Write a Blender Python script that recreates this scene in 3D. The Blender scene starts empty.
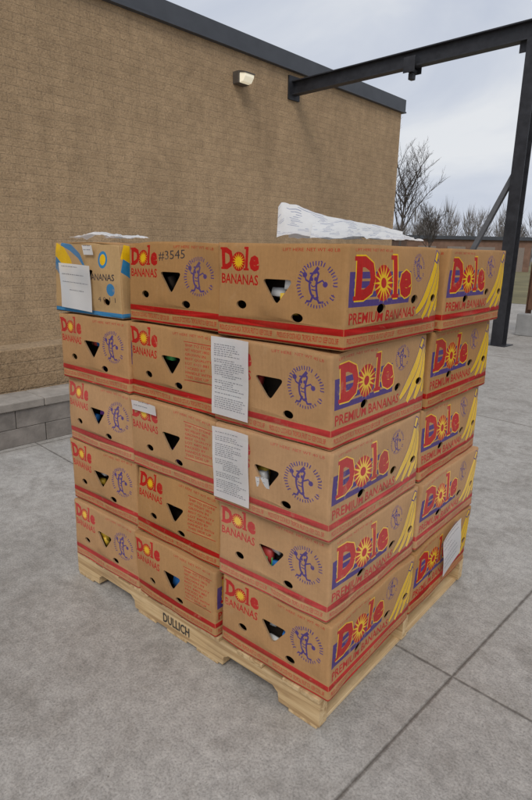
import bpy, math, random
import numpy as np
from mathutils import Vector, Matrix, noise
from mathutils.geometry import delaunay_2d_cdt
random.seed(7)
scene=bpy.context.scene
COL=scene.collection
# ------------------------------------------------------------ node helpers
def newmat(name):
    m=bpy.data.materials.new(name); m.use_nodes=True
    nt=m.node_tree; b=nt.nodes["Principled BSDF"]
    return m,nt,b
def N(nt,t,**kw):
    n=nt.nodes.new(t)
    for k,v in kw.items(): setattr(n,k,v)
    return n
def L(nt,a,b): nt.links.new(a,b)
def noise_n(nt,vec,scale,detail=4,rough=.55,dist=0):
    n=N(nt,"ShaderNodeTexNoise"); n.inputs["Scale"].default_value=scale
    n.inputs["Detail"].default_value=detail; n.inputs["Roughness"].default_value=rough
    n.inputs["Distortion"].default_value=dist
    if vec is not None: L(nt,vec,n.inputs["Vector"])
    return n.outputs["Fac"]
def ramp(nt,fac,stops):
    r=N(nt,"ShaderNodeValToRGB"); e=r.color_ramp.elements
    while len(e)<len(stops): e.new(.5)
    for i,(p,c) in enumerate(stops):
        e[i].position=p; e[i].color=(c,c,c,1) if not hasattr(c,"__len__") else (*c,1)
    L(nt,fac,r.inputs["Fac"]); return r.outputs["Color"]
def mixc(nt,fac,a,b,mode="MIX"):
    n=N(nt,"ShaderNodeMix",data_type="RGBA",blend_type=mode)
    for s,v in ((n.inputs["Factor"],fac),(n.inputs["A"],a),(n.inputs["B"],b)):
        if isinstance(v,(int,float)): s.default_value=v
        elif isinstance(v,tuple): s.default_value=(*v,1)
        else: L(nt,v,s)
    return n.outputs["Result"]
def math_n(nt,op,a,b=None,c=None):
    n=N(nt,"ShaderNodeMath",operation=op)
    for s,v in zip(n.inputs,(a,b,c)):
        if v is None: continue
        if isinstance(v,(int,float)): s.default_value=v
        else: L(nt,v,s)
    return n.outputs[0]
def bump(nt,b,h,strength,dist):
    n=N(nt,"ShaderNodeBump"); n.inputs["Strength"].default_value=strength; n.inputs["Distance"].default_value=dist
    L(nt,h,n.inputs["Height"]); L(nt,n.outputs[0],b.inputs["Normal"])
def objcoord(nt,rnd=True):
    tc=N(nt,"ShaderNodeTexCoord")
    if not rnd: return tc.outputs["Object"]
    oi=N(nt,"ShaderNodeObjectInfo"); ad=N(nt,"ShaderNodeVectorMath",operation="ADD")
    ml=math_n(nt,"MULTIPLY",oi.outputs["Random"],37.0)
    L(nt,tc.outputs["Object"],ad.inputs[0]); L(nt,ml,ad.inputs[1]); return ad.outputs[0]

def simple(name,col,rough=.8,var=.15,scale=20,metal=0,bumpd=0):
    m,nt,b=newmat(name); v=objcoord(nt)
    f=noise_n(nt,v,scale,4)
    c=ramp(nt,f,[(.3,tuple(x*(1-var) for x in col)),(.7,tuple(min(1,x*(1+var)) for x in col))])
    L(nt,c,b.inputs["Base Color"]); b.inputs["Roughness"].default_value=rough; b.inputs["Metallic"].default_value=metal
    b.inputs["Specular IOR Level"].default_value=.3
    if bumpd: bump(nt,b,noise_n(nt,v,scale*3,3),.6,bumpd)
    return m
def card(name,col,var=.10,ink=False):
    m,nt,b=newmat(name); v=objcoord(nt)
    oi=N(nt,"ShaderNodeObjectInfo")
    f1=noise_n(nt,v,5,3); f2=noise_n(nt,v,110,2)
    mp=N(nt,"ShaderNodeMapping"); mp.inputs["Scale"].default_value=(160,160,6); L(nt,v,mp.inputs[0])
    f3=noise_n(nt,mp.outputs[0],1,2)
    a=math_n(nt,"ADD",math_n(nt,"MULTIPLY",f1,.45),math_n(nt,"MULTIPLY",f2,.3)); a=math_n(nt,"ADD",a,math_n(nt,"MULTIPLY",f3,.25))
    c=ramp(nt,a,[(.35,tuple(x*(1-var) for x in col)),(.65,tuple(x*(1+var) for x in col))])
    br=math_n(nt,"MULTIPLY_ADD",oi.outputs["Random"],.28,.86)
    hs=N(nt,"ShaderNodeHueSaturation"); L(nt,br,hs.inputs["Value"]); L(nt,c,hs.inputs["Color"]); c=hs.outputs[0]
    L(nt,math_n(nt,"MULTIPLY_ADD",oi.outputs["Random"],-.18,1.10),hs.inputs["Saturation"])
    sc=ramp(nt,noise_n(nt,v,14,5,.7,.6),[(.60,0.0),(.70,1.0)])
    c=mixc(nt,math_n(nt,"MULTIPLY",sc,.45 if ink else .18),c,(.50,.34,.19))
    dk=ramp(nt,f1,[(.52,0.0),(.72,1.0)])
    c=mixc(nt,math_n(nt,"MULTIPLY",dk,.32),c,(.17,.10,.05))
    L(nt,c,b.inputs["Base Color"]); b.inputs["Roughness"].default_value=.62 if ink else .78
    b.inputs["Specular IOR Level"].default_value=.3
    bump(nt,b,math_n(nt,"ADD",f3,math_n(nt,"MULTIPLY",f1,4.0)),.4,.0025)
    return m
KR=(.435,.243,.106)
M=[card("kraft_cardboard",KR),
   card("red_ink",(.47,.030,.026),.14,True),
   card("yellow_ink",(.80,.50,.045),.12,True),
   card("blue_ink",(.085,.050,.19),.14,True),
   card("cardboard_cut_edge",(.34,.21,.11)),
   simple("box_inside_shade",(.035,.024,.016),.9),  # near-black colour stands in for the shade inside the boxes
   card("black_ink",(.04,.035,.04),.2,True),
   card("pale_cardboard",(.50,.33,.165)),
   simple("white_wrapper",(.72,.72,.70),.5),
   simple("blue_wrapper",(.04,.20,.55),.35),
   simple("green_wrapper",(.08,.42,.12),.35),
   simple("yellow_wrapper",(.75,.5,.06),.35),
   simple("red_wrapper",(.5,.06,.05),.35),
   simple("purple_wrapper",(.16,.05,.3),.35),
   card("sky_blue_ink",(.05,.22,.42),.1,True)]
KRAFT,RED,YEL,BLU,EDGE,DARK,BLK,PALE,WHT=range(9); SKYB=14

# ------------------------------------------------------------ 2-D shape helpers
_tc={}
def text_base(s,off):
    k=(s,off)
    if k in _tc: return _tc[k]
    cu=bpy.data.curves.new("t","FONT"); cu.body=s; cu.resolution_u=2; cu.offset=off; cu.fill_mode="FRONT"
    o=bpy.data.objects.new("t",cu); COL.objects.link(o)
    dg=bpy.context.evaluated_depsgraph_get(); oe=o.evaluated_get(dg); me=oe.to_mesh()
    me.calc_loop_triangles()
    vs=np.array([v.co[:2] for v in me.vertices]); tr=[tuple(t.vertices) for t in me.loop_triangles]
    oe.to_mesh_clear(); bpy.data.objects.remove(o); bpy.data.curves.remove(cu)
    _tc[k]=(vs,tr); return _tc[k]
def text(s,x0,y0,x1,y1,off=0.0,rot=0):
    vs,tr=text_base(s,off); mn=vs.min(0); mx=vs.max(0)
    q=(vs-mn)/(mx-mn)*np.array([x1-x0,y1-y0])
    c,sn=math.cos(rot),math.sin(rot); q=np.stack([q[:,0]*c-q[:,1]*sn,q[:,0]*sn+q[:,1]*c],1)+np.array([x0,y0])
    return [[tuple(q[i]) for i in t] for t in tr]
def rect(x0,y0,x1,y1): return [[(x0,y0),(x1,y0),(x1,y1),(x0,y1)]]
def disc(cx,cy,rx,ry=None,n=18,rot=0):
    ry=ry or rx; out=[]
    for k in range(n):
        a=2*math.pi*k/n; x=rx*math.cos(a); y=ry*math.sin(a)
        out.append((cx+x*math.cos(rot)-y*math.sin(rot),cy+x*math.sin(rot)+y*math.cos(rot)))
    return [out]
def star(cx,cy,R,r,n=14):
    pts=[]
    for k in range(2*n):
        a=math.pi*k/n; q=R if k%2==0 else r; pts.append((cx+q*math.cos(a),cy+q*math.sin(a)))
    return [[(cx,cy),pts[k],pts[(k+1)%(2*n)]] for k in range(2*n)]
def strip(pts,ws):
    out=[];n=len(pts);Ls=[];Rs=[]
    for i,(p,w) in enumerate(zip(pts,ws)):
        a=pts[max(i-1,0)];b=pts[min(i+1,n-1)];dx,dy=b[0]-a[0],b[1]-a[1];l=math.hypot(dx,dy) or 1
        Ls.append((p[0]-dy/l*w/2,p[1]+dx/l*w/2));Rs.append((p[0]+dy/l*w/2,p[1]-dx/l*w/2))
    for i in range(n-1): out.append([Rs[i],Rs[i+1],Ls[i+1],Ls[i]])
    return out
def line(pts,w): return strip(pts,[w]*len(pts))
def arc(cx,cy,r,a0,a1,n=10,ry=None):
    ry=ry or r
    return [(cx+r*math.cos(math.radians(a0+(a1-a0)*k/n)),cy+ry*math.sin(math.radians(a0+(a1-a0)*k/n))) for k in range(n+1)]
def roundpoly(c,r,n=4):
    out=[];m=len(c)
    for i in range(m):
        p=Vector(c[i]);a=(Vector(c[i-1])-p).normalized();b=(Vector(c[(i+1)%m])-p).normalized()
        s=p+a*r;e=p+b*r
        for k in range(n+1):
            t=k/n; q=(1-t)**2*s+2*t*(1-t)*p+t*t*e; out.append((q.x,q.y))
    return out
def area(p):
    return .5*sum(p[i][0]*p[(i+1)%len(p)][1]-p[(i+1)%len(p)][0]*p[i][1] for i in range(len(p)))
R0=.009
def template(w,h,layers,holes):
    V=[];F=[];lab=[];PO=[]
    def addpoly(p,l):
        p=[(min(max(x,.0006),w-.0006),min(max(y,.0006),h-.0006)) for x,y in p]
        a=area(p)
        if abs(a)<2e-8: return
        if a<0: p=p[::-1]
        i=len(V)
        for x,y in p: V.append(Vector((x,y)))
        F.append(list(range(i,i+len(p)))); lab.append(l); PO.append(np.array(p))
    us=[0,R0*.33,R0*.67,R0]; k=int((w-2*R0)/.03)
    us+= [R0+(w-2*R0)*i/k for i in range(1,k)]+[w-R0,w-R0*.67,w-R0*.33,w]
    vs=[0,.003,.008]+[.008+(h-.016)*i/8 for i in range(1,8)]+[h-.008,h-.003,h]
    for x in us:
        for y in vs: V.append(Vector((x,y)))
    for polys,mt in layers:
        for p in polys: addpoly(p,mt)
    for hp in holes: addpoly(hp,-1)
    ov,oe,of,iv,ie,iff=delaunay_2d_cdt(V,[],F,0,1e-6,True)
    P2=np.array([(v.x,v.y) for v in ov]); T=[]
    for f in of:
        f=list(f)
        for k in range(1,len(f)-1): T.append((f[0],f[k],f[k+1]))
    T=np.array(T); C=P2[T].mean(1); ml=np.full(len(T),KRAFT)
    for p,l in zip(PO,lab):
        mn=p.min(0);mx=p.max(0)
        idx=np.nonzero((C[:,0]>mn[0])&(C[:,0]<mx[0])&(C[:,1]>mn[1])&(C[:,1]<mx[1]))[0]
        if not len(idx): continue
        c=C[idx]; ok=np.ones(len(idx),bool); q=np.roll(p,-1,0)
        for a,b in zip(p,q):
            ok&=((b[0]-a[0])*(c[:,1]-a[1])-(b[1]-a[1])*(c[:,0]-a[0]))>=-1e-9
        ml[idx[ok]]=l
    keep=ml>=0
    pts=[(x,y,0.) for x,y in P2]; tris=[tuple(t) for t in T[keep]]; mats=list(ml[keep])
    for hp in holes:
        if area(hp)<0: hp=hp[::-1]
        i=len(pts);n=len(hp)
        for x,y in hp: pts.append((x,y,0.));pts.append((x,y,-.006))
        for k in range(n):
            a=i+2*k;b=i+2*((k+1)%n)
            tris+= [(a,a+1,b+1),(a,b+1,b)]; mats+=[EDGE,EDGE]
    return np.array(pts),np.array(tris),np.array(mats),us
W,D,H=.396,.496,.2395
def off(polys,dx,dy,s=1.0): return [[(x*s+dx,y*s+dy) for x,y in p] for p in polys]
def mascot(cx,cy,s):
    """banana figure with ring of lettering; returns layers"""
    a=[]
    body=arc(.012,0,.022,110,250,10,.034)
    a.append((off(strip(body,[.010,.018,.022,.024,.025,.025,.024,.023,.020,.015,.008]),cx,cy,s),BLU))
    a.append((off(strip(body[1:-1],[.007,.010,.0125,.0135,.0135,.013,.011,.008,.004]),cx,cy,s),KRAFT))
    st=[line([(-.008,.028),(.004,.042)],.009),line([(-.014,.005),(-.030,.012),(-.034,.022)],.0045),
        line([(.0,.004),(.016,.012),(.024,.004)],.0045),line([(-.008,-.022),(-.016,-.038),(-.028,-.038)],.006),
        line([(.0,-.026),(.008,-.040),(.021,-.038)],.006),disc(-.013,.014,.004,.005,8),disc(-.003,.015,.004,.005,8),
        line(arc(-.008,.004,.007,200,340,5),.003),disc(.024,.003,.007,.007,8),disc(-.034,.024,.007,.007,8),
        line([(-.020,.027),(.006,.031)],.004),line([(-.014,-.010),(.0,-.012)],.003)]
    for q in st: a.append((off(q,cx,cy,s),BLU))
    rng=random.Random(3)
    for k in range(30):
        t=math.radians(-35+250*k/29)
        if rng.random()<.12: continue
        r0=.046;r1=.057; c,sn=math.cos(t),math.sin(t)
        a.append((off(line([(r0*c,r0*sn),(r1*c,r1*sn)],.0030),cx,cy,s),BLU))
        if rng.random()<.65:
            rm=rng.choice([r0,r1,(r0+r1)/2]); t2=t+.07
            a.append((off(line([(rm*c,rm*sn),(rm*math.cos(t2),rm*math.sin(t2))],.0026),cx,cy,s),BLU))
    for k in range(9):
        t=math.radians(235+75*k/8); c,sn=math.cos(t),math.sin(t)
        a.append((off(line([(.046*c,.046*sn),(.054*c,.054*sn)],.0030),cx,cy,s),BLU))
    return a
def dole(x0,y0,w,h,big):
    a=[];m=.0035 if big else .0012
    def let(s,x,y,x2,y2):
        if big: a.append((text(s,x0+x*w-m,y0+y*h-m,x0+x2*w+m,y0+y2*h+m,.05),YEL))
        a.append((text(s,x0+x*w,y0+y*h,x0+x2*w,y0+y2*h,.055),RED))
    let("D",0,0,.31,1); 
    cx=x0+.46*w;cy=y0+.38*h;R=.40*h
    let("l",.64,0,.71,1.04); a.append((rect(x0+.60*w,y0+.93*h,x0+.66*w,y0+1.04*h),RED)); a.append((rect(x0+.60*w,y0,x0+.74*w,y0+.10*h),RED))
    a.append((rect(x0-.03*w,y0+.9*h,x0+.06*w,y0+h),RED)); a.append((rect(x0-.03*w,y0,x0+.06*w,y0+.1*h),RED))
    let("e",.75,-.02,1.0,.68)
    a.append((disc(cx,cy,R*1.02,R*1.08,24),RED))
    a.append((star(cx,cy,R*(1.25 if big else .98),R*.45,16),YEL)); a.append((disc(cx,cy,R*.32,n=12),RED if big else YEL))
    return a
def bottom_band(w):
    a=[(rect(0,.033,w,.049),RED),(rect(0,.002,w,.008),RED)]
    s="PRODUCE OF COSTA RICA  TROPICAL FRUIT CO  KEEP COOL 58F"
    a.append((text(s,.012,.0135,w*.48,.0275,.01),RED)); a.append((text(s,w*.52,.0135,w-.014,.0275,.01),RED))
    return a
tri=roundpoly([(-.052,.026),(.052,.026),(.0,-.042)],.018,5)
def tri_at(x,y,s=1): return [(x+px*s,y+py*s) for px,py in tri]
def end_panel(kind):
    ly=[]; ly+=bottom_band(W)
    ly+=dole(.016,.172,.128,.056,False)
    ly.append((text("BANANAS",.014,.136,.142,.162,.02),RED))
    ly.append((text("LIFT HERE  NET WT 40 LB",.215,.222,.375,.2295,0),RED))
    if kind in(0,2):
        ly+=mascot(.318,.145,.98)
        holes=[tri_at(.202,.130,.95),disc(.085,.085,.017,.011)[0],disc(.265,.066,.017,.011)[0]]
        if kind==2: ly.append((text("#3545",.150,.185,.262,.212,.0,.06),BLK))
    else:
        for k in range(8):
            y=.200-.0135*k
            ly.append((text(["SHIP TO STORE","NET WEIGHT 18KG","GROWN IN","BEST QUALITY","LOT 4402 881","PACKED BY","HANDLE WITH","THIS SIDE UP"][k],.268,y-.008,.375-(k%3)*.012,y,.012),RED))
        ly.append((line([(.262,.206),(.382,.206)],.0022),RED)); ly.append((line([(.262,.090),(.382,.090)],.0022),RED))
        holes=[tri_at(.205,.130,.9),disc(.095,.080,.017,.011)[0],disc(.235,.066,.017,.011)[0]]
    return template(W,H,ly,holes)
def crescent(a,mid,b,w,o):
    n=10;pts=[]
    for k in range(n+1):
        t=k/n;pts.append(((1-t)**2*a[0]+2*t*(1-t)*mid[0]+t*t*b[0],(1-t)**2*a[1]+2*t*(1-t)*mid[1]+t*t*b[1]))
    ws=[w*(.25+.75*math.sin(math.pi*min(1,max(0,(k/n)*.86+.09)))**.6) for k in range(n+1)]
    return [(strip(pts,[x+o for x in ws]),BLU),(strip(pts,ws),YEL)]
def side_panel():
    ly=[]; ly+=bottom_band(D)
    for k in range(4): ly.append((rect(.012,.098+.0215*k,.292,.098+.0215*k+.0155),BLU))
    ly.append((rect(.012,.098,.030,.178),BLU))
    ly+=dole(.036,.113,.262,.100,True)
    ly.append((text("PREMIUM BANANAS",.016,.058,.335,.085,.02),RED))
    A=(.462,.208)
    for b,mid,w in (((.476,.064),(.528,.140),.030),((.434,.050),(.500,.128),.031),((.388,.050),(.466,.118),.031),((.344,.068),(.428,.114),.029)):
        ly+=crescent(A,mid,b,w,.005)
    ly.append((line([(.456,.200),(.472,.231)],.022),BLU)); ly.append((line([(.4580,.204),(.4710,.228)],.015),YEL))
    ly+=mascot(.345,.184,.66)
    ly.append((text("LIFT HERE  NET WT 40 LB",.03,.224,.20,.2305,0),RED))
    holes=[disc(.150,.090,.019,.012)[0],disc(.325,.104,.019,.012)[0],disc(.455,.100,.017,.011)[0]]
    return template(D,H,ly,holes)
def alt_panel(w):
    ly=[(rect(0,0,w,H),PALE)]
    ly.append((strip([(.0,.225),(.05,.20),(.10,.165),(.13,.125),(.15,.08)],[.07,.06,.05,.035,.02]),YEL))
    ly.append((strip([(.0,.17),(.04,.15),(.075,.115),(.10,.07),(.11,.03)],[.05,.042,.034,.025,.015]),SKYB))
    ly.append((rect(0,.002,w,.016),SKYB)); 
    ly.append((strip([(.05,.234),(.11,.222),(.17,.195),(.21,.155)],[.010,.022,.018,.006]),SKYB))
    ly.append((disc(w-.09,.185,.024,.028),SKYB)); ly.append((disc(w-.09,.185,.015,.018),YEL))
    ly.append((disc(w-.05,.09,.02,.02),SKYB)); ly.append((text("BANANAS",w-.17,.118,w-.03,.14,.02),BLK))
    ly.append((text("4 0 1 1",w-.12,.05,w-.03,.066,0),BLK))
    return template(w,H,ly,[tri_at(.215,.13,.8),disc(.32,.05,.016,.011)[0]])
TE=[end_panel(0),end_panel(1),end_panel(2)]; TS=side_panel(); TA=(alt_panel(W),alt_panel(D))

def make_box(name,loc,yaw,rng,ends,sides,hgt=H):
    corner=np.array([[rng.uniform(-.006,.006),rng.uniform(-.006,.006),rng.uniform(-.011,.0)] for _ in range(4)])
    cornb=np.array([[rng.uniform(-.005,.005),rng.uniform(-.005,.005),0] for _ in range(4)])
    bul=[rng.uniform(-.003,.011) for _ in range(4)]; sag=rng.uniform(0,.005); ph=rng.uniform(0,6)
    shx,shy=rng.uniform(-.008,.008),rng.uniform(-.008,.008)
    def place(panel,uvd):
        u,v,d=uvd[:,0].copy(),uvd[:,1].copy(),uvd[:,2]
        w=W if panel%2==0 else D
        e=np.minimum(u,w-u); inr=e<R0
        phi=np.where(inr,(1-e/R0)*math.pi/4,0)
        inset=R0*(1-np.cos(phi)); along=np.where(inr,R0*(1-np.sin(phi)),e)
        uu=np.where(u<w/2,along,w-along)
        vv=np.minimum(v,H-v); inset=inset+.0022*np.clip(1-vv/.004,0,1)
        bu=bul[panel]*np.sin(math.pi*u/w)*np.sin(math.pi*np.clip(v/H,0,1))
        bu=bu+.0020*np.sin(u*31+ph+panel)*np.sin(v*27+ph*2)*np.clip(e/.03,0,1)
        outd=-inset+bu+d
        z=v*hgt/H - sag*np.sin(math.pi*u/w)*(v/H) 
        a=uu-w/2
        hw,hd=W/2,D/2
        if panel==0: x,y=a,-hd-outd
        elif panel==1: x,y=hw+outd,a
        elif panel==2: x,y=-a,hd+outd
        else: x,y=-hw-outd,-a
        p=np.stack([x,y,z],1)
        for k,(cx,cy) in enumerate(((-hw,-hd),(hw,-hd),(hw,hd),(-hw,hd))):
            dd=np.sqrt((x-cx)**2+(y-cy)**2+(z-hgt)**2)
            p=p+corner[k][None,:]*np.exp(-(dd/.07)**2)[:,None]
            dd=np.sqrt((x-cx)**2+(y-cy)**2+z**2)
            p=p+cornb[k][None,:]*np.exp(-(dd/.07)**2)[:,None]
        p[:,0]+=shx*z/hgt; p[:,1]+=shy*z/hgt
        return p
    VV=[];FF=[];MM=[];n=0
    def put(p,t,m):
        nonlocal n
        VV.append(p);FF.append(np.asarray(t)+n);MM.append(np.asarray(m));n+=len(p)
    tops=[];bots=[]
    for panel,T in enumerate((ends[0],sides[0],ends[1],sides[1])):
        pts,tr,mt,us=T
        put(place(panel,pts),tr,mt)
        uu=np.array(us)
        tops.append(place(panel,np.stack([uu,np.full_like(uu,H),uu*0],1))); bots.append(place(panel,np.stack([uu,uu*0,uu*0],1)))
    ring=np.concatenate(tops);m=len(ring)
    sc=1/np.maximum(np.abs(ring[:,0])/.085,np.abs(ring[:,1])/.14)
    inner=ring.copy();inner[:,0]*=sc;inner[:,1]*=sc;inner[:,2]=hgt-.002; low=inner.copy();low[:,2]-=.005
    i=np.arange(m);j=(i+1)%m
    t=np.concatenate([np.stack([i,j,j+m],1),np.stack([i,j+m,i+m],1)])
    put(np.concatenate([ring,inner]),t,[KRAFT]*len(t)); put(np.concatenate([inner,low]),t,[EDGE]*len(t))
    rb=np.concatenate(bots);c=np.array([[0,0,.001]]);put(np.concatenate([rb,c]),np.stack([j,i,np.full(m,m)],1),[KRAFT]*m)
    def cub(cx,cy,cz,sx,sy,sz,yw,tl,mat):
        q=np.array([[a,b,cc] for a in(-1,1) for b in(-1,1) for cc in(-1,1)],float)*np.array([sx,sy,sz])/2
        Rm=np.array((Matrix.Rotation(yw,3,'Z')@Matrix.Rotation(tl,3,'X')))
        q=q@Rm.T+np.array([cx,cy,cz])
        t=[(0,1,3),(0,3,2),(4,6,7),(4,7,5),(0,4,5),(0,5,1),(2,3,7),(2,7,6),(0,2,6),(0,6,4),(1,5,7),(1,7,3)]
        put(q,t,[mat]*12)
    cub(0,0,hgt*.47,W-.10,D-.10,hgt*.86,0,0,DARK)  # added solid core: blocks light, its dark colour paints the shade behind holes
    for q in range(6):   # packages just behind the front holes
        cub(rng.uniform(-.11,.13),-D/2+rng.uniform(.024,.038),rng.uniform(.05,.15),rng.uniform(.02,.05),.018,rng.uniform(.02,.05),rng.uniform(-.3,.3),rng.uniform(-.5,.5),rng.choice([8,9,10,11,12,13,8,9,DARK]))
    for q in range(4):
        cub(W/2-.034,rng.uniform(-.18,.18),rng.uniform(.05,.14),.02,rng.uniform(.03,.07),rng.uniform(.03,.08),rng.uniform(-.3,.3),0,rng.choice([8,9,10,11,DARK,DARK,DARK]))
    V=np.concatenate(VV);F=np.concatenate(FF);MT=np.concatenate(MM)
    me=bpy.data.meshes.new(name); me.vertices.add(len(V)); me.vertices.foreach_set("co",V.astype(np.float32).ravel())
    me.loops.add(len(F)*3); me.loops.foreach_set("vertex_index",F.astype(np.int32).ravel())
    me.polygons.add(len(F)); me.polygons.foreach_set("loop_start",np.arange(0,len(F)*3,3,dtype=np.int32))
    me.polygons.foreach_set("material_index",MT.astype(np.int32))
    for mm in M: me.materials.append(mm)
    me.update(calc_edges=True); 
    o=bpy.data.objects.new(name,me); COL.objects.link(o); o.location=loc; o.rotation_euler=(rng.uniform(-.004,.004),rng.uniform(-.004,.004),yaw)
    return o
PH=.11
rng=random.Random(11)
shift={(0,0,4):(.006,-.004),(0,1,4):(.012,.010),(0,0,3):(-.006,-.006),(0,0,2):(.0,-.012),(2,0,4):(-.014,-.004),(1,0,4):(-.004,.008),(0,1,3):(-.010,0),(0,1,2):(-.016,0),(0,0,0):(.004,.002)}
for l in range(5):
    for i in range(3):
        for j in range(2):
            x=-.2-.4*i+rng.uniform(-.005,.005); y=.25+.5*j+rng.uniform(-.008,.008)
            s=shift.get((i,j,l),(0,0))
            alt=(i==2 and j==0 and l==4)
            e=TE[1] if (i==1 and l<4) else (TE[2] if i==1 else TE[0])
            ee=(TA[0],TA[0]) if alt else (e,TE[0]); ss=(TA[1],TA[1]) if alt else (TS,TS)
            make_box("banana_box",(x+s[0],y+s[1],PH+l*.2415+.001),math.radians(rng.uniform(-.9,.9)),rng,ee,ss)

# ------------------------------------------------------------ generic mesh tools
def mesh_obj(name,V,F,mats,mi=None,parent=None,smooth=False):
    me=bpy.data.meshes.new(name); me.from_pydata([tuple(v) for v in V],[],F)
    for m in mats: me.materials.append(m)
    if mi is not None: me.polygons.foreach_set("material_index",mi)
    if smooth: me.polygons.foreach_set("use_smooth",[True]*len(me.polygons))
    me.update(); o=bpy.data.objects.new(name,me); COL.objects.link(o)
    if parent: o.parent=parent
    return o
def empty(name,loc=(0,0,0),rz=0):
    o=bpy.data.objects.new(name,None); COL.objects.link(o); o.location=loc; o.rotation_euler=(0,0,rz); o.empty_display_size=.1; return o
def block(name,x0,x1,y0,y1,z0,z1,mat,parent=None,bev=.002):
    V=[(x,y,z) for x in(x0,x1) for y in(y0,y1) for z in(z0,z1)]
    F=[(0,1,3,2),(4,6,7,5),(0,4,5,1),(2,3,7,6),(0,2,6,4),(1,5,7,3)]
    o=mesh_obj(name,V,F,[mat],parent=parent)
    if bev:
        b=o.modifiers.new("b","BEVEL"); b.width=bev; b.segments=2
    return o
def prism(name,prof,axis,a,b,mat,parent=None,bev=0):
    n=len(prof);V=[]
    for t in(a,b):
        for p,q in prof:
            V.append({'x':(t,p,q),'y':(p,t,q),'z':(p,q,t)}[axis])
    F=[tuple(range(n)),tuple(range(2*n-1,n-1,-1))]+[(i,i+n,(i+1)%n+n,(i+1)%n) for i in range(n)]
    o=mesh_obj(name,V,F,[mat],parent=parent)
    import bmesh
    bm=bmesh.new();bm.from_mesh(o.data);bmesh.ops.recalc_face_normals(bm,faces=bm.faces);bm.to_mesh(o.data);bm.free()
    if bev: m=o.modifiers.new("b","BEVEL");m.width=bev;m.segments=1
    return o
# ------------------------------------------------------------ wooden pallet
def woodmat(name,ax):
    m,nt,b=newmat(name); v=objcoord(nt)
    mp=N(nt,"ShaderNodeMapping"); s=[55,55,55]; s[ax]=2.5; mp.inputs["Scale"].default_value=s; L(nt,v,mp.inputs[0])
    f=noise_n(nt,mp.outputs[0],1,4,.6,.6)
    c=ramp(nt,f,[(.35,(.40,.25,.115)),(.5,(.60,.42,.215)),(.65,(.70,.52,.29))])
    d=ramp(nt,noise_n(nt,v,7,4),[(.5,0.0),(.75,1.0)])
    c=mixc(nt,math_n(nt,"MULTIPLY",d,.45),c,(.25,.17,.10))
    oi=N(nt,"ShaderNodeObjectInfo"); hs=N(nt,"ShaderNodeHueSaturation"); L(nt,math_n(nt,"MULTIPLY_ADD",oi.outputs["Random"],.25,.85),hs.inputs["Value"]); L(nt,c,hs.inputs["Color"])
    L(nt,hs.outputs[0],b.inputs["Base Color"]); b.inputs["Roughness"].default_value=.75
    bump(nt,b,f,.5,.002); return m
woodx=woodmat("pallet_pine_stringer",0); wood=woodmat("pallet_pine_board",1)
pal=empty("wooden_pallet",(-1.215,.008,0))
PL,PD=1.20,1.02
def stringer(y0,nm):
    z0,z1=.014,.094
    nz=.058
    def notch(a,b): return [(a,z0),(a+.004,z0+.03),(a+.014,nz-.008),(a+.024,nz),(b-.024,nz),(b-.014,nz-.008),(b-.004,z0+.03),(b,z0)]
    prof=[(0,z0)]+notch(.145,.375)+notch(.825,1.055)+[(PL,z0),(PL,z1),(0,z1)]
    return prism(nm,prof,'y',y0,y0+.036,woodx,pal)
for k,y in enumerate((0,.492,PD-.036)): stringer(y,"stringer_%d"%(k+1))
for k in range(7):
    x=k*(PL-.13)/6; r=rng.uniform(-.003,.003)
    block("top_board_%d"%(k+1),x,x+.13-(.03 if 0<k<6 else 0),-.004+r,PD+.004+r,.0945,.1095,wood,pal)
for k,x in enumerate((0,.39,.55,.70,PL-.11)):
    block("bottom_board_%d"%(k+1),x,x+.10,.002,PD-.002,.0005,.0135,wood,pal)
ink=simple("stencil_ink",(.05,.045,.04),.8)
tt=text("DULLICH",0,0,.135,.036,.02)
V=[];F=[]
for p in tt:
    if area(p)<0:p=p[::-1]
    i=len(V);V+=[(.535+x,-.0012,.034+y) for x,y in p];F.append(tuple(range(i,i+3)))
mesh_obj("stencil",V,F,[ink],parent=pal)

# ------------------------------------------------------------ paper
def papermat(name,news=False):
    m,nt,b=newmat(name); v=objcoord(nt,False)
    c=ramp(nt,noise_n(nt,v,8,3),[(.3,(.72,.72,.71)),(.7,(.82,.82,.81))])
    if news:
        tc=N(nt,"ShaderNodeTexCoord"); sp=N(nt,"ShaderNodeSeparateXYZ"); L(nt,tc.outputs["UV"],sp.inputs[0])
        w=math_n(nt,"PINGPONG",math_n(nt,"MULTIPLY",sp.outputs[1],20),.5)
        lines=math_n(nt,"LESS_THAN",w,.15)
        mp=N(nt,"ShaderNodeMapping"); mp.inputs["Scale"].default_value=(5,3,1); L(nt,tc.outputs["UV"],mp.inputs[0])
        blk=math_n(nt,"GREATER_THAN",noise_n(nt,mp.outputs[0],1.6,1),.54)
        c=mixc(nt,math_n(nt,"MULTIPLY",math_n(nt,"MULTIPLY",lines,blk),.7),c,(.10,.14,.30))
    L(nt,c,b.inputs["Base Color"]); b.inputs["Roughness"].default_value=.6
    tr=N(nt,"ShaderNodeBsdfTranslucent"); L(nt,c,tr.inputs["Color"]); mx=N(nt,"ShaderNodeMixShader"); mx.inputs[0].default_value=.3
    out=nt.nodes["Material Output"]; L(nt,b.outputs[0],mx.inputs[1]); L(nt,tr.outputs[0],mx.inputs[2]); L(nt,mx.outputs[0],out.inputs[0])
    return m
paper=papermat("white_paper"); news=papermat("printed_paper",True)
greyink=simple("toner",(.22,.22,.24),.8)
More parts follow.
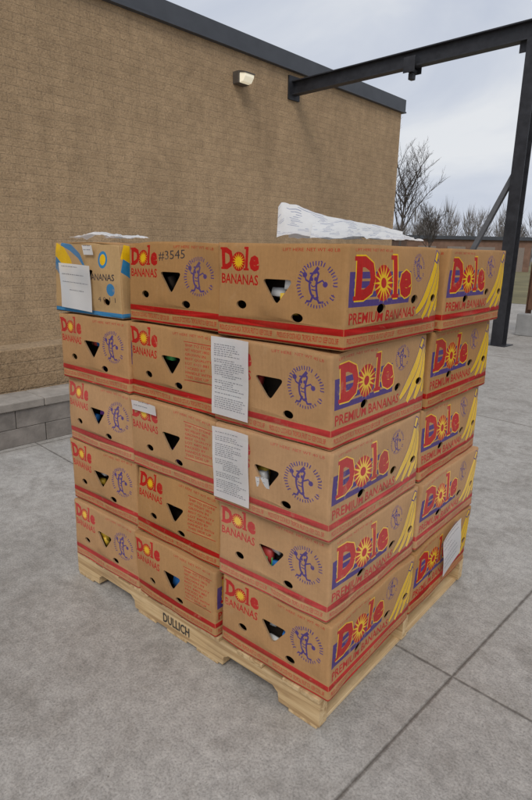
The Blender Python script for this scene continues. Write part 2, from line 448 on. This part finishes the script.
def label(org,ux,uz,nrm,w,h,rot=0,lines=12,seed=1,ts=.0022):
    r=random.Random(seed); ux=Vector(ux);uz=Vector(uz);nrm=Vector(nrm)
    c,s=math.cos(rot),math.sin(rot); ux,uz=ux*c+uz*s,uz*c-ux*s
    V=[];F=[];MI=[];nx,nz=6,10
    def P(a,b,o=0):
        bend=.0022+.004*(a/w-.5)**2*4*(.3+b/h)+.0012*math.sin(b*40+seed)+.006*max(0,(b/h-.9))*(1 if seed%2 else 0)
        return tuple(Vector(org)+ux*a+uz*b+nrm*(bend+o))
    for j in range(nz+1):
        for i in range(nx+1): V.append(P(w*i/nx,h*j/nz))
    for j in range(nz):
        for i in range(nx):
            a=j*(nx+1)+i;F.append((a,a+1,a+nx+2,a+nx+1));MI.append(0)
    for k in range(lines):
        b=h*(.93-.86*k/lines); hh=ts
        if r.random()<.15: continue
        x=w*.08+ (w*.2 if r.random()<.15 else 0); end=w*r.uniform(.55,.93)
        while x<end:
            l=r.uniform(.003,.010); l=min(l,end-x)
            if l>.002:
                i=len(V)
                V+=[P(x,b,.0008),P(x+l,b,.0008),P(x+l,b+hh,.0008),P(x,b+hh,.0008)];F.append((i,i+1,i+2,i+3));MI.append(1)
            x+=l+r.uniform(.0015,.004)
    return mesh_obj("paper_label",V,F,[paper,greyink],MI)
L0=lambda n:PH+n*.2415
ND=(0,-1,0)
label((-.402,-.018,L0(3)+.022),(1,0,0),(0,0,1),ND,.135,.216,-.01,32,1,.0017)
label((-.388,-.026,L0(2)+.020),(1,0,0),(0,0,1),ND,.135,.210,.015,32,3,.0017)
label((-1.150,-.016,L0(4)+.018),(1,0,0),(0,0,1),ND,.185,.150,-.03,5,2)
label((-.775,-.013,L0(2)+.200),(1,0,0),(0,0,1),ND,.12,.032,0,2,4)
label((.014,.735,L0(0)+.050),(0,1,0),(0,0,1),(1,0,0),.155,.165,.25,7,5)
label((-1.00,-.014,L0(4)+.197),(1,0,0),(0,0,1),ND,.055,.03,0,2,6)
label((-.232,-.018,L0(2)+.092),(1,0,0),(0,0,1),ND,.045,.028,.1,2,8,.0012)

def sheet(cx,cy,z,w,h,yaw,prof,seed,mat,crum=.012,tilt=1.0):
    V=[];F=[];n=34
    R=Matrix.Rotation(yaw,3,'Z')
    us=[p[0] for p in prof];hs=[p[1] for p in prof]
    for j in range(n+1):
        for i in range(n+1):
            a=i/n;b=j/n
            q=noise.noise(Vector((a*3+seed*5,b*3,seed)))+.5*abs(noise.noise(Vector((a*8+seed*5,b*8,seed))))
            zz=float(np.interp(a+.12*(b-.5),us,hs))*((1-tilt)+tilt*(.08+b**1.3))+crum*q
            p=R@Vector(((a-.5)*w,(b-.5)*h,0)); V.append((cx+p.x,cy+p.y,z+max(.005,zz+.012)))
    for j in range(n):
        for i in range(n):
            k=j*(n+1)+i;F.append((k,k+1,k+n+2,k+n+1))
    o=mesh_obj("newspaper_sheet",V,F,[mat],smooth=True)
    uv=o.data.uv_layers.new(name="UVMap")
    for lp in o.data.loops:
        k=lp.vertex_index; uv.data[lp.index].uv=((k%(n+1))/n,(k//(n+1))/n)
    return o
ZT=L0(5)
sheet(-.30,.36,ZT,.30,.13,.66,[(0,.06),(.08,.100),(.4,.080),(.75,.058),(1,.04)],1,news,.010)
sheet(-.20,.36,ZT,.26,.12,.56,[(0,.045),(.4,.055),(.7,.045),(1,.025)],2,news,.010)
sheet(-.35,.40,ZT,.22,.16,.78,[(0,.06),(.25,.085),(.6,.065),(1,.04)],4,paper,.012)
sheet(-.12,.40,ZT,.16,.12,.8,[(0,.03),(.5,.035),(1,.015)],5,news,.008)
sheet(-1.08,.10,ZT-.002,.16,.12,.4,[(0,.0),(.5,.022),(1,.008)],6,paper,.012,.5)
sheet(-.95,.12,ZT-.002,.10,.12,.1,[(0,.0),(.5,.012),(1,.002)],7,paper,.006,.5)

# ------------------------------------------------------------ ground
def concrete():
    m,nt,b=newmat("weathered_concrete"); tc=N(nt,"ShaderNodeTexCoord")
    mp=N(nt,"ShaderNodeMapping"); mp.vector_type='POINT'; mp.inputs["Rotation"].default_value=(0,0,math.radians(4.5)); L(nt,tc.outputs["Object"],mp.inputs[0]); v=mp.outputs[0]
    n1=noise_n(nt,v,1.1,5,.6,.3); n2=noise_n(nt,v,4.2,6,.75,.9); n3=noise_n(nt,v,150,3,.75); n4=noise_n(nt,v,26,3,.7)
    c=ramp(nt,n1,[(.3,(.310,.292,.266)),(.5,(.375,.355,.326)),(.7,(.425,.405,.375))])
    st=ramp(nt,n2,[(.47,0.0),(.66,1.0)]); c=mixc(nt,math_n(nt,"MULTIPLY",st,.48),c,(.20,.18,.155))
    st=ramp(nt,n2,[(.30,1.0),(.42,0.0)]); c=mixc(nt,math_n(nt,"MULTIPLY",st,.35),c,(.47,.45,.42))
    # oily drips
    st=ramp(nt,noise_n(nt,v,2.3,2,.5,.2),[(.67,0.0),(.72,1.0)]); c=mixc(nt,math_n(nt,"MULTIPLY",st,.35),c,(.15,.135,.12))
    sp=ramp(nt,n3,[(.30,.62),(.5,1.0),(.70,1.22)]); c=mixc(nt,1.0,c,sp,"MULTIPLY")
    sp2=ramp(nt,n4,[(.33,.84),(.65,1.12)]); c=mixc(nt,1.0,c,sp2,"MULTIPLY")
    sx=N(nt,"ShaderNodeSeparateXYZ"); L(nt,v,sx.inputs[0])
    wob=math_n(nt,"MULTIPLY",math_n(nt,"SUBTRACT",n4,.5),.008)
    def dist(o,off): return math_n(nt,"ABSOLUTE",math_n(nt,"ADD",math_n(nt,"PINGPONG",math_n(nt,"ADD",o,off),1.5),wob))
    a=math.radians(4.5); X=.18*math.cos(a)-.465*math.sin(a); Y=.18*math.sin(a)+.465*math.cos(a)
    dx=dist(sx.outputs[0],-X+30); dy=dist(sx.outputs[1],-Y+30)
    d=math_n(nt,"MINIMUM",dx,dy)
    j=ramp(nt,d,[(.0025,1.0),(.0055,0.0)]); ed=ramp(nt,d,[(.0,1.0),(.06,0.0)])
    c=mixc(nt,math_n(nt,"MULTIPLY",math_n(nt,"MULTIPLY",ed,n1),.5),c,(.22,.20,.17)); 
    c=mixc(nt,math_n(nt,"MULTIPLY",j,.8),c,(.085,.072,.06))
    L(nt,c,b.inputs["Base Color"]); b.inputs["Roughness"].default_value=.9; b.inputs["Specular IOR Level"].default_value=.25
    h=math_n(nt,"ADD",math_n(nt,"MULTIPLY",n3,.4),math_n(nt,"MULTIPLY",n4,.4)); h=math_n(nt,"SUBTRACT",h,math_n(nt,"MULTIPLY",j,1.5))
    bump(nt,b,h,.55,.004); return m
gm=concrete()
mesh_obj("concrete_ground",[(-400,-400,0),(400,-400,0),(400,400,0),(-400,400,0)],[(0,1,2,3)],[gm])
grassm=simple("dry_grass",(.16,.14,.07),.95,.3,.6)
mesh_obj("grass_field",[(-300,16,.006),(300,16,.006),(300,390,.006),(-300,390,.006)],[(0,1,2,3)],[grassm])
rp=random.Random(5);V=[];F=[]
for k in range(260):
    px=rp.uniform(-3,3);py=rp.uniform(-1.5,6)
    if -1.3<px<.05 and -.05<py<1.1: continue
    s=rp.choice([.0015,.002,.003,.004]); i=len(V); a0=rp.uniform(0,6)
    for q in range(4): V.append((px+s*math.cos(a0+q*1.57)*rp.uniform(.6,1.2),py+s*math.sin(a0+q*1.57)*rp.uniform(.6,1.2),.0002))
    V.append((px,py,s*rp.uniform(.5,.9)))
    F+=[(i,i+1,i+4),(i+1,i+2,i+4),(i+2,i+3,i+4),(i+3,i,i+4)]
mesh_obj("loose_grit",V,F,[simple("grit",(.20,.18,.155),.9,.5,.7)])

# ------------------------------------------------------------ building (local x=0 is wall face, +y along wall)
def blockwall(name="split_face_block",k=1.0):
    m,nt,b=newmat(name); tc=N(nt,"ShaderNodeTexCoord"); sp=N(nt,"ShaderNodeSeparateXYZ"); L(nt,tc.outputs["Object"],sp.inputs[0])
    cb=N(nt,"ShaderNodeCombineXYZ"); L(nt,math_n(nt,"ADD",sp.outputs[0],sp.outputs[1]),cb.inputs[0]); L(nt,sp.outputs[2],cb.inputs[1])
    br=N(nt,"ShaderNodeTexBrick"); L(nt,cb.outputs[0],br.inputs["Vector"])
    br.inputs["Scale"].default_value=1; br.inputs["Brick Width"].default_value=.3; br.inputs["Row Height"].default_value=.1
    br.inputs["Mortar Size"].default_value=.006; br.inputs["Mortar Smooth"].default_value=.8
    br.inputs["Color1"].default_value=(.455*k,.315*k,.185*k,1); br.inputs["Color2"].default_value=(.49*k,.34*k,.20*k,1); br.inputs["Mortar"].default_value=(.42*k,.30*k,.185*k,1); br.inputs["Bias"].default_value=0
    v=tc.outputs["Object"]
    c=br.outputs["Color"]
    n1=noise_n(nt,v,38,4,.8); n2=noise_n(nt,v,6,4,.65); n3=noise_n(nt,v,.6,4,.6,.5)
    mp=N(nt,"ShaderNodeMapping"); mp.inputs["Scale"].default_value=(3.5,3.5,.25); L(nt,v,mp.inputs[0]); n4=noise_n(nt,mp.outputs[0],1,4,.6)
    s=ramp(nt,n1,[(.30,.60),(.5,1.0),(.72,1.25)]); c=mixc(nt,1.0,c,s,"MULTIPLY")
    s=ramp(nt,n2,[(.3,.86),(.7,1.12)]); c=mixc(nt,1.0,c,s,"MULTIPLY")
    s=ramp(nt,n3,[(.3,.88),(.7,1.08)]); c=mixc(nt,1.0,c,s,"MULTIPLY")
    s=ramp(nt,n4,[(.3,.91),(.7,1.06)]); c=mixc(nt,1.0,c,s,"MULTIPLY")
    L(nt,c,b.inputs["Base Color"]); b.inputs["Roughness"].default_value=.95; b.inputs["Specular IOR Level"].default_value=.15
    h=math_n(nt,"ADD",n1,math_n(nt,"MULTIPLY",n2,.5)); h=math_n(nt,"SUBTRACT",h,math_n(nt,"MULTIPLY",br.outputs["Fac"],.22))
    bump(nt,b,h,.9,.022); return m
bw=blockwall(); bw2=blockwall("low_wall_block",.86)
steel=simple("dark_painted_steel",(.030,.031,.036),.5,.3,9,0,.001)
cap=simple("dark_metal_coping",(.065,.07,.08),.45,.12,3)
rz=-math.atan(.04); S=1.916
bld=empty("block_building",(-6.707,.993,0),rz)
YE=5.72*S
block("walls",-20,0,-16,YE,-.05,4.506,bw,bld,.004)
block("coping",-20.04,.07,-16.04,YE+.07,4.508,4.775,cap,bld,.008)
block("coping_drip_edge",-20.05,.085,-16.05,YE+.085,4.49,4.52,cap,bld,.002)
block("roof",-19.8,-.2,-15.8,YE-.2,4.776,4.80,simple("roof_membrane",(.3,.3,.3)),bld,0)
led=simple("ledge_block",(.235,.21,.185),.95,.25,9,0,.006); ledc=simple("ledge_cap",(.30,.27,.235),.95,.25,9,0,.004)
lp=empty("concrete_block_ledge",(-3.174,0,0),rz)
y=-6.0;k=0
while y<2.6:
    for r in range(2):
        o=(.2 if r else 0)
        k+=1; block("block_%d"%k,.0+.004,.278+rng.uniform(-.002,.002),y+o+.002,y+o+.398,.0+.1245*r,.1225+.1245*r,led,lp,.004)
    block("capstone_%d"%k,.004,.292,y+.002,y+.398,.2495,.305,ledc,lp,.006)
    y+=.4
block("low_block_wall",-3.40,-3.18,-6.2,2.75,0,.60,bw2,None,.01)
# wall light
wl=empty("wall_light",(-6.48+.09,6.58,4.07),rz); wl.scale=(1.45,1.45,1.45)
hs=simple("light_housing",(.10,.085,.07),.5); 
ml,nt,b=newmat("lamp_glass"); b.inputs["Base Color"].default_value=(.85,.80,.66,1); b.inputs["Roughness"].default_value=.25
b.inputs["Emission Color"].default_value=(1,.9,.65,1); b.inputs["Emission Strength"].default_value=.4
block("back_plate",-.08,.03,-.085,.085,-.06,.07,hs,wl,.006)
prism("hood",[(.03,.07),(.03,.05),(.13,.03),(.13,.045)],'y',-.08,.08,hs,wl)
prism("lens",[(.03,-.055),(.085,-.05),(.122,.0),(.125,.03),(.03,.049)],'y',-.072,.072,ml,wl,.004)

# ------------------------------------------------------------ steel gantry
g=empty("steel_gantry",(-6.42,8.01,0),math.radians(-4.6))
def hprof(w,h,tf,tw,cx=0,cz=0):
    return [(cx-w/2,cz-h/2),(cx+w/2,cz-h/2),(cx+w/2,cz-h/2+tf),(cx+tw/2,cz-h/2+tf),(cx+tw/2,cz+h/2-tf),(cx+w/2,cz+h/2-tf),(cx+w/2,cz+h/2),(cx-w/2,cz+h/2),(cx-w/2,cz+h/2-tf),(cx-tw/2,cz+h/2-tf),(cx-tw/2,cz-h/2+tf),(cx-w/2,cz-h/2+tf)]
prism("beam",hprof(.15,.235,.018,.014,0,4.22),'x',-.02,6.4,steel,g)
block("wall_plate",-.02,.03,-.15,.15,4.02,4.42,steel,g,.002)
CX=4.36
prism("column",hprof(.17,.18,.016,.012,CX,0),'z',.012,4.101,steel,g)
block("base_plate",CX-.16,CX+.16,-.16,.16,0,.0115,steel,g,.001)
block("gusset_1",CX-.09-.12,CX-.092,-.006,.006,3.97,4.10,steel,g,0)
br_=block("brace",-.035,.035,-.035,.035,0,2.70,simple("galvanised_steel",(.13,.135,.145),.45,.15,10),g,.003)
br_.location=(CX-1.22,.0,0); br_.rotation_euler=(0,math.atan2(1.16,2.45),0)
block("trolley_cheek_1",2.40,2.60,-.11,-.095,4.02,4.24,steel,g,.004); block("trolley_cheek_2",2.40,2.60,.095,.11,4.02,4.24,steel,g,.004)
block("trolley_crossbar",2.46,2.54,-.095,.095,4.03,4.08,steel,g,.004)
block("trolley_hook_block",2.46,2.54,-.05,.05,3.93,4.028,steel,g,.012)

# ------------------------------------------------------------ fence & low wall on the right
fe=empty("slatted_fence",(0,0,0)); fm=simple("weathered_rust_slats",(.12,.062,.038),.85,.35,5)
x=-2.15;k=0
while x<4.5:
    k+=1; block("slat_%d"%k,x,x+.088,9.20,9.222,.42+rng.uniform(-.01,.01),1.72+rng.uniform(-.008,.008),fm,fe,.003); x+=.098
for zz in(.62,1.1,1.55): block("rail_%d"%int(zz*100),-2.15,4.5,9.223,9.26,zz,zz+.07,fm,fe,.003)
for k in range(4): block("post_%d"%k,-2.2+2.1*k,-2.12+2.1*k,9.262,9.34,.0,1.85,fm,fe,.004)
block("low_concrete_wall",-2.25,5,9.0,9.18,0,.37,simple("wall_concrete",(.30,.30,.295),.9,.15,6,0,.003),None,.015)

# ------------------------------------------------------------ distance
bb=empty("brick_warehouse",(-19.5,50,0),math.radians(38))
bm_=simple("warehouse_brick",(.20,.12,.085),.9,.2,2); 
block("walls",-5,6,0,8,0,2.7,bm_,bb,0); block("roof",-5.2,6.2,-.2,8.2,2.702,3.0,cap,bb,0)
for k in range(4): block("door_%d"%k,-4+2.6*k,-2.4+2.6*k,-.05,-.003,0,2.1,simple("door_paint",(.24,.20,.17)),bb,0)
bark=simple("bark",(.085,.072,.064),.95,.2,3)
def bare_tree(name,loc,height,seed):
    r=random.Random(seed); cu=bpy.data.curves.new(name,"CURVE"); cu.dimensions='3D'; cu.bevel_depth=1; cu.bevel_resolution=0; cu.resolution_u=1
    def br(p,d,ln,rad,dep):
        n=6 if dep==5 else 4; pts=[(p.copy(),rad)]
        for k in range(n):
            j=.04 if dep==5 else .17
            d=(d+Vector((r.uniform(-j,j),r.uniform(-j,j),r.uniform(-.02,.12)))).normalized(); p=p+d*ln/n
            pts.append((p.copy(),rad*(1-.6*(k+1)/n)))
            if dep>0 and (k>=2 or dep<5):
                for q in range(3 if dep==5 else 1+(r.random()<.45)):
                    a=r.uniform(0,6.283) if dep<5 else 2.1*q+k*.8+r.uniform(-.4,.4)
                    nd=(d*.8+Vector((math.cos(a),math.sin(a),.15))*r.uniform(.5,.8)).normalized()
                    if len(cu.splines)<2200: br(p,nd,ln*r.uniform(.42,.55),max(.008,rad*.42),dep-1 if dep<5 else 3)
        s=cu.splines.new('POLY'); s.points.add(len(pts)-1)
        for q,(a,b) in zip(s.points,pts): q.co=(*a,1); q.radius=b
    br(Vector((0,0,0)),Vector((0,0,1)),height*.72,height*.018,5)
    cu.materials.append(bark); o=bpy.data.objects.new(name,cu); COL.objects.link(o); o.location=loc; return o
bare_tree("bare_tree",(-18.3,35.5,0),7.6,5)
bare_tree("bare_tree",(-20.0,44,0),4.6,9)
r=random.Random(21);V=[];F=[]
for t in range(150):
    ax=-70+105*t/150+r.uniform(-1,1); ay=95+r.uniform(-8,14); hh=r.uniform(6,10.5); cr=r.uniform(1.6,3.0)
    def tw(a,b,w):
        i=len(V); V.extend([(a[0]-w,a[1],a[2]),(a[0]+w,a[1],a[2]),(b[0],b[1],b[2])]); F.append((i,i+1,i+2))
    tw((ax,ay,0),(ax,ay,hh*.9),.14)
    for q in range(140):
        an=r.uniform(0,6.28); rr=cr*math.sqrt(r.random()); z0=hh*r.uniform(.12,.8); f=math.sin(math.pi*min(1,z0/hh*.9+.1))
        a=(ax+rr*.5*math.cos(an)*f,ay+rr*.5*math.sin(an),z0); tw(a,(ax+rr*math.cos(an)*f,ay+rr*math.sin(an),z0+hh*r.uniform(.08,.28)),r.uniform(.02,.06))
mesh_obj("distant_tree_line",V,F,[simple("distant_twigs",(.19,.175,.165),.95,.25,.2)])
V=[];F=[]
for k in range(61):
    xx=-200+400*k/60; z=2.6+1.2*noise.noise(Vector((xx*.03,1,0))); V+=[(xx,170,0),(xx,176,z+1)]
for k in range(60): F.append((2*k,2*k+2,2*k+3,2*k+1))
mesh_obj("distant_hills",V,F,[simple("hill_woods",(.17,.165,.165),.95,.15,.05)])

# ------------------------------------------------------------ light
az=math.radians(-58); el=math.radians(48)   # direction towards the sun (math angle)
w=bpy.data.worlds.new("World"); scene.world=w; w.use_nodes=True; nt=w.node_tree; bg=nt.nodes["Background"]
sky=N(nt,"ShaderNodeTexSky",sky_type='NISHITA'); sky.sun_disc=False; sky.sun_elevation=el; sky.sun_rotation=math.pi/2-az
tc=N(nt,"ShaderNodeTexCoord"); mp=N(nt,"ShaderNodeMapping"); mp.inputs["Scale"].default_value=(1,1,2.6); L(nt,tc.outputs["Generated"],mp.inputs[0])
f=noise_n(nt,mp.outputs[0],2.0,5,.55,.5)
cl=ramp(nt,f,[(.32,(5.2,5.7,6.8)),(.5,(6.3,6.7,7.5)),(.68,(7.8,8.0,8.3))])
f2=ramp(nt,noise_n(nt,mp.outputs[0],1.3,3),[(.3,.92),(.7,1.0)])
c=mixc(nt,f2,sky.outputs[0],cl)
L(nt,c,bg.inputs["Color"]); bg.inputs["Strength"].default_value=.1
sd=bpy.data.lights.new("sun","SUN"); sd.energy=1.5; sd.angle=math.radians(25); sd.color=(1,.94,.87)
so=bpy.data.objects.new("sun",sd); COL.objects.link(so)
so.rotation_euler=Vector((math.cos(el)*math.cos(az),math.cos(el)*math.sin(az),math.sin(el))).to_track_quat('Z','Y').to_euler()
# ------------------------------------------------------------ camera
yaw,pitch,roll=2.2677,.257,.020
Fw=Vector((math.cos(yaw)*math.cos(pitch),math.sin(yaw)*math.cos(pitch),-math.sin(pitch)))
Ra=Vector((math.sin(yaw),-math.cos(yaw),0)); Ua=Ra.cross(Fw)
Rr=Ra*math.cos(roll)+Ua*math.sin(roll); Ur=Ua*math.cos(roll)-Ra*math.sin(roll)
mw=Matrix(((Rr.x,Ur.x,-Fw.x,.683),(Rr.y,Ur.y,-Fw.y,-1.084),(Rr.z,Ur.z,-Fw.z,1.293),(0,0,0,1)))
cd=bpy.data.cameras.new("camera"); co=bpy.data.objects.new("camera",cd); COL.objects.link(co); co.matrix_world=mw
cd.sensor_fit='VERTICAL'; cd.sensor_height=36; cd.lens=36*563/800; cd.clip_start=.05; cd.clip_end=2000
scene.camera=co
scene.view_settings.view_transform='Standard'; scene.view_settings.look='None'; scene.view_settings.exposure=0
